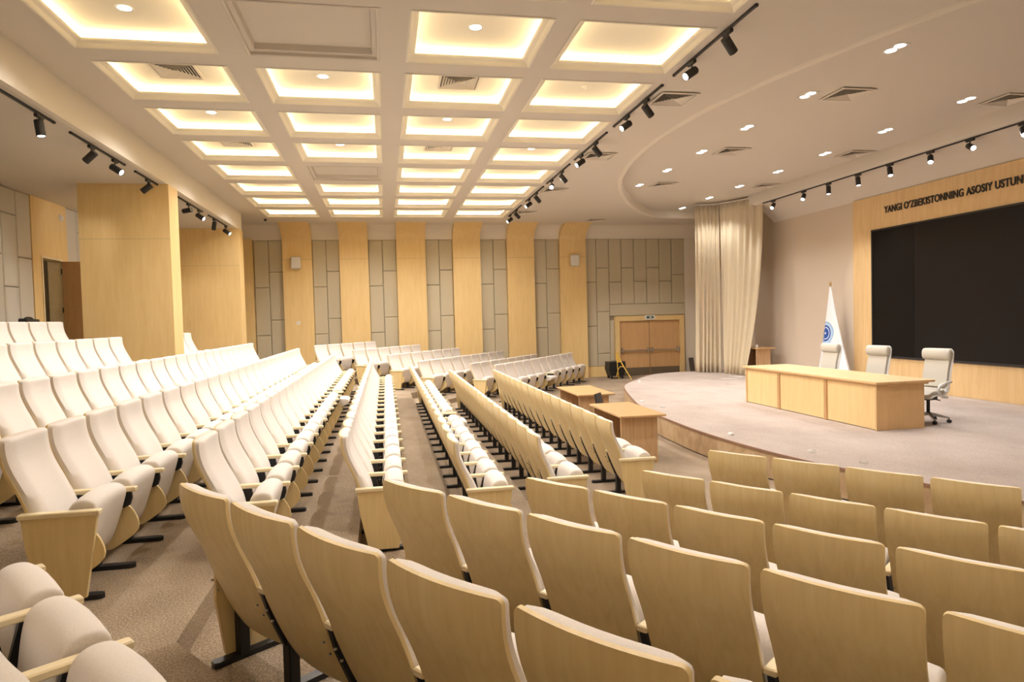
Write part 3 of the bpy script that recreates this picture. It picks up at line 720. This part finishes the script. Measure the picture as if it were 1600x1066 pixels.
# ================================================================== STAGE FURNITURE
# presidium desk
dk = thing('presidium_desk', 'long three-panel wooden desk on the stage in front of white chairs', 'desk', (7.33, 10.85, ST + .001))
Y0, Y1, DX = 8.95 - 10.85, 12.72 - 10.85, .83
mb = MB(); mb.cbox(-.06, .98, Y0 - .05, Y1 + .05, .715, .75, .004); mb.obj('desk_top', M['deskwood'], dk)
mb = MB(); mb.cbox(-.02, .90, Y0 - .01, Y1 + .01, .685, .715, .003); mb.obj('top_rail', M['deskwood'], dk)
divs = [Y0, Y0 + 1.22, Y0 + 2.60, Y1]
for a, b in zip(divs, divs[1:]):
    mb = MB(); mb.cbox(.012, .032, a + .03, b - .03, .01, .685, .002); mb.obj('front_panel', M['deskpanel'], dk)
for i, a in enumerate(divs):
    mb = MB(); w_ = .035
    mb.cbox(-.012, DX if i in (0, 3) else .4, (a if i == 0 else a - w_ if i < 3 else a - .03), (a + .03 if i == 0 else a + w_ if i < 3 else a), 0, .685, .003)
    mb.obj('side_panel' if i in (0, 3) else 'divider', M['deskwood'] if i in (0, 3) else M['deskpost'], dk)
# two oak tables below the stage, one more at the curtain
def table(loc, sx, sy, h, label, apron=True):
    t = thing('oak_table', label, 'table', loc, 0, 'plain oak veneer tables')
    mb = MB(); mb.cbox(-sx / 2, sx / 2, -sy / 2, sy / 2, h - .03, h, .004); mb.obj('table_top', M['oaktop'], t)
    for s in (-1, 1):
        mb = MB(); mb.cbox(-sx / 2 + .04, sx / 2 - .10, s * (sy / 2 - .12) - .014, s * (sy / 2 - .12) + .014, 0, h - .03, .003); mb.obj('side_panel', M['oak'], t)
    mb = MB(); mb.cbox(sx / 2 - .16, sx / 2 - .135, -sy / 2 + .14, sy / 2 - .14, .12, h - .03, .003); mb.obj('modesty_panel', M['oak'], t)
    return t
table((3.74, 10.17, 0), .72, 1.55, .75, 'oak table in front of the stage, the one closer to the camera')
table((3.94, 13.07, 0), .74, 1.66, .75, 'oak table in front of the stage, the one closer to the far wall')
lt = table((10.93, 18.33, ST + .001), .60, 1.0, .80, 'small oak table on the stage beside the hanging curtain')
t = thing('paper_cup', 'small white paper cup lying on the oak table by the curtain', 'cup', (10.72, 17.98, ST + .802))
mb = MB(); mb.lathe([(.028, 0), (.03, .002), (.038, .088), (.036, .09), (.034, .086)], 14); mb.obj('cup_wall', M['white'], t, smooth=True)
mb = MB(); mb.lathe([(.038, .086), (.041, .089), (.041, .093), (.036, .093)], 14); mb.obj('cup_rim', M['white'], t, smooth=True)

# white executive chairs behind the desk
def office_meshes():
    r = {}
    w = .215
    # shell seen from the side: back, then seat
    back = catmull([(.30, 1.19), (.285, 1.02), (.235, .80), (.20, .62), (.16, .50), (.04, .445), (-.16, .44), (-.25, .40)], 5)
    def slab(path, t, hw, name, mat, inset=0):
        mb = MB(); rings = []
        for i, p in enumerate(path):
            a = Vector(path[max(i - 1, 0)]); b = Vector(path[min(i + 1, len(path) - 1)]); d = (b - a).normalized(); nrm = Vector((-d.y, d.x))
            if nrm.dot(Vector((-1, 1))) < 0: nrm = -nrm
            e = min(i, len(path) - 1 - i); ww = hw - (.05 if e == 0 else .018 if e == 1 else 0)
            p0 = Vector(p) + nrm * inset; p1 = p0 + nrm * t
            rings.append([(p0.x, -ww, p0.y), (p0.x, 0, p0.y), (p0.x, ww, p0.y), ((p0.x + p1.x) / 2, ww + .008, (p0.y + p1.y) / 2), (p1.x, ww, p1.y), (p1.x + .008, 0, p1.y), (p1.x, -ww, p1.y), ((p0.x + p1.x) / 2, -ww - .008, (p0.y + p1.y) / 2)])
        mb.loft(rings); return smooth_mesh(mb.mesh(name, mat), 60)
    r['shell'] = slab(back, .025, w + .015, 'shell', M['leathershell'])
    r['back_cushion'] = slab([p for p in back if p[1] > .55 and p[1] < 1.16], .045, w - .01, 'back_cushion', M['leather'], .024)
    r['seat_cushion'] = slab([p for p in back if p[1] < .50], .06, w - .005, 'seat_cushion', M['leather'], .024)
    mb = MB(); rings = []
    for y, s in ((-.235, .6), (-.225, .9), (-.19, 1), (.19, 1), (.225, .9), (.235, .6)):
        rings.append([(.215 + .062 * s * cos(a), y, 1.10 + .095 * s * sin(a)) for a in [2 * pi * k / 14 for k in range(14)]])
    mb.loft(rings); r['headrest'] = smooth_mesh(mb.mesh('headrest', M['leather']), 60)
    mb = MB()
    for s in (-1, 1):
        path = [(.20, .66), (.12, .655), (-.06, .61), (-.10, .53), (-.02, .44), (.10, .42)]
        pts = catmull([(p[0], s * (w + .03), p[1]) for p in path], 4); mb.tube(pts, .022, 8)
    r['armrest'] = smooth_mesh(mb.mesh('armrest', M['leathershell']), 60)
    mb = MB(); mb.cbox(-.10, .12, -.08, .08, .36, .43, .015); mb.cyl((0, 0, .13), (0, 0, .37), .026, 12); mb.cyl((0, -.08, .385), (-.03, -.22, .375), .009, 8); r['mechanism'] = smooth_mesh(mb.mesh('mechanism', M['blacksoft']), 30)
    mb = MB()
    for k in range(5):
        a = 2 * pi * k / 5 + .3; mb.tube([(0, 0, .14), (.12 * cos(a), .12 * sin(a), .115), (.29 * cos(a), .29 * sin(a), .075)], [.03, .024, .015], 8)
    r['star_base'] = smooth_mesh(mb.mesh('star_base', M['chrome']), 40)
    mb = MB(); mb.cyl((0, -.024, .028), (0, .024, .028), .028, 14); mb.cyl((0, 0, .028), (0, 0, .08), .008, 8); r['caster'] = smooth_mesh(mb.mesh('caster', M['black']), 30)
    return r
OM = office_meshes()
for k, (x, y, rz, lb) in enumerate(((8.66, 9.42, radians(12), 'beside the desk end nearest the camera'), (8.66, 10.78, radians(8), 'behind the middle of the desk'), (8.66, 12.13, radians(4), 'behind the far end of the desk, before the flag'))):
    t = thing('executive_chair', 'white high-backed swivel chair with headrest ' + lb, 'office chair', (x, y, ST), rz, 'white chairs behind the stage desk')
    for n_ in ('shell', 'back_cushion', 'seat_cushion', 'headrest', 'armrest', 'mechanism'): link(n_, OM[n_], t)
    b = link('star_base', OM['star_base'], t)
    for q in range(5):
        a = 2 * pi * q / 5 + .3; link('caster', OM['caster'], b, (.285 * cos(a), .285 * sin(a), 0), (0, 0, a + .6))

# flag on a pole
fg = thing('flag', 'white furled flag with blue round emblem, on a pole beside the screen', 'flag', (11.22, 15.33, ST + .001))
mb = MB(); mb.lathe([(.19, 0), (.19, .02), (.06, .05), (.03, .09), (.016, .10)], 20); mb.obj('pole_foot', M['gold'], fg, smooth=True)
mb = MB(); mb.cyl((0, 0, .08), (0, 0, 2.48), .014, 10); mb.obj('pole', M['gold'], fg, smooth=True)
mb = MB(); mb.lathe([(.015, 2.46), (.03, 2.475), (.018, 2.49), (.034, 2.52), (.026, 2.55), (.004, 2.60)], 12); mb.obj('finial', M['gold'], fg, smooth=True)
m_, nt, b = new_mat('flag_cloth')
tc = nt.nodes.new('ShaderNodeTexCoord'); sp = nt.nodes.new('ShaderNodeSeparateXYZ'); nt.links.new(tc.outputs['Object'], sp.inputs[0])
def mnode(op, a, b2=None):
    n = nt.nodes.new('ShaderNodeMath'); n.operation = op
    for i, q in enumerate((a, b2)):
        if q is None: continue
        if isinstance(q, (int, float)): n.inputs[i].default_value = q
        else: nt.links.new(q, n.inputs[i])
    return n.outputs[0]
dy = mnode('MULTIPLY', mnode('SUBTRACT', sp.outputs[1], .07), 1.0); dz = mnode('SUBTRACT', sp.outputs[2], 1.27)
rad = mnode('SQRT', mnode('ADD', mnode('MULTIPLY', dy, dy), mnode('MULTIPLY', dz, dz)))
W_, B1, B2, B3 = (.82, .82, .84), (.02, .08, .36), (.10, .26, .60), (.42, .58, .78)
r_ = nt.nodes.new('ShaderNodeValToRGB'); r_.color_ramp.interpolation = 'CONSTANT'; el = r_.color_ramp.elements
stops = [(0, (.75, .8, .88)), (.03, B1), (.135, (.72, .80, .90)), (.16, B1), (.205, B3), (.28, B2), (.294, W_)]
el[0].position, el[0].color = 0, (*stops[0][1], 1); el[1].position, el[1].color = stops[1][0], (*stops[1][1], 1)
for p_, c_ in stops[2:]:
    e = el.new(p_); e.color = (*c_, 1)
nt.links.new(rad, r_.inputs[0]); nt.links.new(r_.outputs[0], b.inputs['Base Color']); b.inputs['Roughness'].default_value = .75
mb = MB(); rings = []
for k in range(22):
    z = 2.46 - k * (2.46 - .26) / 21; s = (2.46 - z) / 2.2
    ring = []
    for j in range(44):
        a = 2 * pi * j / 44; fold = 1 + .10 * s * sin(a * 7 + 1.2 * s)
        ry = (.022 + (.40 if sin(a) > 0 else .66) * s ** 1.1) * fold; rx = (.020 + .17 * s) * fold
        ring.append((rx * cos(a), ry * sin(a), z - .03 * s * sin(a * 7)))
    rings.append(ring)
mb.loft(rings, caps=False); mb.obj('cloth', m_, fg, smooth=True)

# curtains at the end of the stage
def curtain(label, top, bot, folds, zt, zb, amp=.06, tie=0):
    t = thing('stage_curtain', label, 'curtain', ((top[0][0] + top[1][0]) / 2, (top[0][1] + top[1][1]) / 2, 0))
    ox, oy = t.location.x, t.location.y
    nseg = folds * 10; rows = 16; v = []; f = []
    for i in range(rows + 1):
        u = i / rows; z = zt + (zb - zt) * u; q = u ** 2.2
        for j in range(nseg + 1):
            s = j / nseg
            px = (top[0][0] + (top[1][0] - top[0][0]) * s) * (1 - q) + (bot[0][0] + (bot[1][0] - bot[0][0]) * s) * q
            py = (top[0][1] + (top[1][1] - top[0][1]) * s) * (1 - q) + (bot[0][1] + (bot[1][1] - bot[0][1]) * s) * q
            tx, ty = top[1][0] - top[0][0], top[1][1] - top[0][1]; L = sqrt(tx * tx + ty * ty); nx_, ny_ = -ty / L, tx / L
            ph = s * folds * 2 * pi; w_ = amp * (.75 + .5 * u) * (sin(ph + .8 * sin(u * 2.2 + s * 9)) + .18 * sin(2 * ph + 1.3 + 2 * u))
            v.append((px + nx_ * w_ - ox, py + ny_ * w_ - oy, z))
    for i in range(rows):
        for j in range(nseg): f.append((i * (nseg + 1) + j, i * (nseg + 1) + j + 1, (i + 1) * (nseg + 1) + j + 1, (i + 1) * (nseg + 1) + j))
    me = mesh('drape', v, f, M['curtain'], True); o = link('drape', me, t)
    md = o.modifiers.new('thick', 'SOLIDIFY'); md.thickness = .008
    mb = MB(); mb.cyl((top[0][0] - ox, top[0][1] - oy, zt + .02), (top[1][0] - ox, top[1][1] - oy, zt + .02), .018, 8); mb.obj('curtain_rod', M['white'], t)
curtain('beige stage curtain hanging next to the double door', [(9.66, 19.66), (10.36, 19.42)], [(9.62, 19.70), (10.22, 19.22)], 6, 5.62, ST + .01)
curtain('beige stage curtain pulled aside, hanging next to the oak table', [(10.34, 19.36), (10.98, 18.0)], [(10.20, 19.02), (10.36, 17.98)], 6, 5.62, ST + .01, .05)

# small things on and around the stage
t = thing('cleaning_bucket', 'black wheeled cleaning bucket standing beside the double door', 'cleaning bucket', (8.02, 22.75, 0))
mb = MB(); mb.loft([[(-.24, -.2, .10), (.24, -.2, .10), (.24, .2, .10), (-.24, .2, .10)], [(-.31, -.25, .35), (.31, -.25, .35), (.31, .25, .35), (-.31, .25, .35)], [(-.29, -.24, .60), (.29, -.24, .60), (.29, .24, .60), (-.29, .24, .60)]]); mb.obj('tub', M['black'], t)
mb = MB(); mb.cbox(-.30, .30, -.25, .25, .58, .61, .01); mb.obj('lid', M['blacksoft'], t)
for sx in (-1, 1):
    for sy in (-1, 1):
        mb = MB(); mb.cyl((sx * .2 - .03, sy * .16, .06), (sx * .2 + .03, sy * .16, .06), .06, 14); mb.obj('wheel', M['blacksoft'], t)
t = thing('wet_floor_sign', 'yellow folding stand leaning open before the black bucket', 'stand', (8.05, 22.25, 0))
mb = MB(); mb.tube([(-.12, .1, .92), (.06, -.05, .5), (.30, -.22, .01)], .02, 8); mb.obj('front_leg', M['yellow'], t)
mb = MB(); mb.tube([(-.10, .1, .86), (-.08, .12, .4), (-.02, .15, .0)], .014, 8); mb.tube([(.10, -.08, .44), (-.02, -.02, .46), (-.08, .05, .36), (-.12, .12, .10)], .014, 8); mb.obj('brace', M['yellow'], t)
mb = MB(); mb.prism([(-.16, .98), (-.08, .95), (.03, .60), (-.12, .60)], 'y', .06, .08); mb.obj('warning_plate', M['yellow'], t)
t = thing('black_chair', 'black low-backed chair standing between the two oak tables', 'chair', (4.02, 11.75, 0), radians(52))
mb = MB(); mb.cbox(-.2, .2, -.2, .2, .42, .46, .015); mb.obj('seat', M['blacksoft'], t)
mb = MB(); mb.loft([[(-.17, .17, .56), (.17, .17, .56), (.17, .20, .56), (-.17, .20, .56)], [(-.15, .22, .81), (.15, .22, .81), (.15, .245, .81), (-.15, .245, .81)]]); mb.obj('backrest', M['blacksoft'], t)
for sx in (-1, 1):
    for sy in (-1, 1):
        mb = MB(); mb.cyl((sx * .17, sy * .17, .43), (sx * .2, sy * .21, 0), .012, 8); mb.obj('leg', M['black'], t)
    mb = MB(); mb.tube([(sx * .17, .18, .44), (sx * .17, .19, .58), (sx * .14, .235, .80)], .011, 8); mb.obj('back_post', M['black'], t)
t = thing('display_board', 'narrow dark brown board leaning against the wall by the double door', 'board', (11.25, 23.25, 0))
mb = MB(); mb.prism([(0.0, 0), (.05, 0), (.20, .58), (.15, .59)], 'x', -.09, .09); mb.obj('board', plain('dark_board', (.09, .07, .05), .6), t)
mb = MB(); mb.cbox(-.10, .10, -.01, .06, 0, .03, .004); mb.obj('foot', M['blacksoft'], t)
SCRAPS = ['on the stage edge behind the gap between the oak tables', 'on the stage edge beside the farther oak table', 'on the stage edge behind the front row seats, the farther one',
          'on the stage edge closest to the camera, behind the front row', 'on the stage edge past the corner of the nearer oak table', 'at the far curve of the stage towards the double door']
for k, (x, y) in enumerate(((5.40, 12.55), (5.34, 13.5), (5.45, 7.85), (5.63, 7.1), (5.12, 9.35), (6.9, 17.6))):
    a = random.uniform(0, 3); mb = MB()
    pts = [(.05 * cos(2 * pi * j / 7 + a) * random.uniform(.6, 1.1), .035 * sin(2 * pi * j / 7) * random.uniform(.6, 1.1)) for j in range(7)]
    mb.loft([[(px, py, 0) for px, py in pts], [(px * 1.1, py * 1.15, .02) for px, py in pts], [(px * .5, py * .6, .042) for px, py in pts]])
    o = mb.obj('paper_scrap', M['white'], None, (x, y, ST)); tag(o, 'white paper scrap ' + SCRAPS[k], 'paper', 'paper scraps on the stage')
mb = MB(); mb.tube(catmull([(10.1, 18.3, ST + .012), (9.8, 17.9, ST + .012), (10.0, 17.5, ST + .012), (9.6, 17.2, ST + .012), (9.2, 17.3, ST + .012)], 6), .01, 6)
tag(mb.obj('cable', M['white']), 'white cable lying on the stage floor below the curtain', 'cable')

# ================================================================== FITTINGS ON THE WALLS
for x, z, lb in ((-2.87, 4.28, 'on the pilaster nearest the back'), (6.78, 4.27, 'on the pilaster nearest the double door')):
    t = thing('wall_speaker', 'white box loudspeaker mounted high ' + lb, 'loudspeaker', (x, 23.45, z), 0, 'white wall loudspeakers')
    mb = MB(); mb.cbox(-.15, .15, -.20, -.02, -.20, .20, .02); mb.obj('cabinet', M['white'], t)
    mb = MB(); mb.cbox(-.125, .125, -.21, -.195, -.175, .175, .008); mb.obj('grille', M['white'], t)
    mb = MB(); mb.box(-.05, .05, -.03, 0, -.08, .08); mb.obj('bracket', M['slat'], t)
t = thing('light_switch', 'small white switch plate on the pilaster below the loudspeaker', 'switch', (-2.87, 23.45, 2.27))
mb = MB(); mb.cbox(-.06, .06, -.012, 0, -.06, .06, .004); mb.obj('plate', M['white'], t)
mb = MB(); mb.cbox(-.025, .025, -.018, -.01, -.035, .035, .003); mb.obj('rocker', M['slat'], t)
t = thing('exit_sign', 'small white and dark exit sign on the frame above the double door', 'sign', (9.68, 23.52, 2.14))
mb = MB(); mb.cbox(-.20, .20, -.03, 0, -.085, .085, .006); mb.obj('sign_body', M['white'], t)
mb = MB(); mb.box(-.14, .14, -.033, -.029, -.035, .045); mb.obj('pictogram', plain('sign_green', (.01, .10, .06), .4), t)
mb = MB(); mb.box(-.03, .03, -.036, -.032, -.012, .022); mb.prism([(.03, -.025), (.03, .035), (.07, .005)], 'y', -.036, -.032); mb.obj('arrow', M['white'], t)
t = thing('wall_sounder', 'round white alarm sounder high on the wooden strip above the open door', 'alarm', (XB + .06, 16.46, 4.72))
mb = MB(); mb.cyl((0, 0, 0), (.02, 0, 0), .075, 18); mb.obj('base', M['white'], t)
mb = MB(); mb.cyl((.02, 0, 0), (.055, 0, 0), .06, 18, .045); mb.obj('dome', M['white'], t, smooth=True)
t = thing('dome_camera', 'small black ceiling camera in front of the first pilaster', 'camera', (-3.55, 21.9, ZC))
mb = MB(); mb.lathe([(.05, 0), (.052, -.02), (.045, -.03)], 16); mb.obj('base', M['blacksoft'], t)
mb = MB(); mb.lathe([(.04, -.03), (.036, -.055), (.02, -.07), (.004, -.074)], 16); mb.obj('dome', M['black'], t, smooth=True)
# black bag on the ledge behind the top row
t = thing('handbag', 'black bag lying on the seat backs of the top row by the back wall', 'bag', (-5.95, 12.72, 1.62), radians(90))
mb = MB(); mb.loft([[(-.20, -.09, 0), (.20, -.09, 0), (.20, .09, 0), (-.20, .09, 0)], [(-.24, -.10, .5), (.24, -.10, .5), (.24, .10, .5), (-.24, .10, .5)], [(-.22, -.06, .835), (.20, -.06, .82), (.20, .06, .82), (-.22, .06, .835)]]); mb.obj('body', M['black'], t)
mb = MB(); mb.tube(catmull([(-.16, 0, .82), (-.09, 0, .85), (.06, 0, .845), (.14, 0, .81)], 5), .016, 8); mb.obj('handle', M['blacksoft'], t)
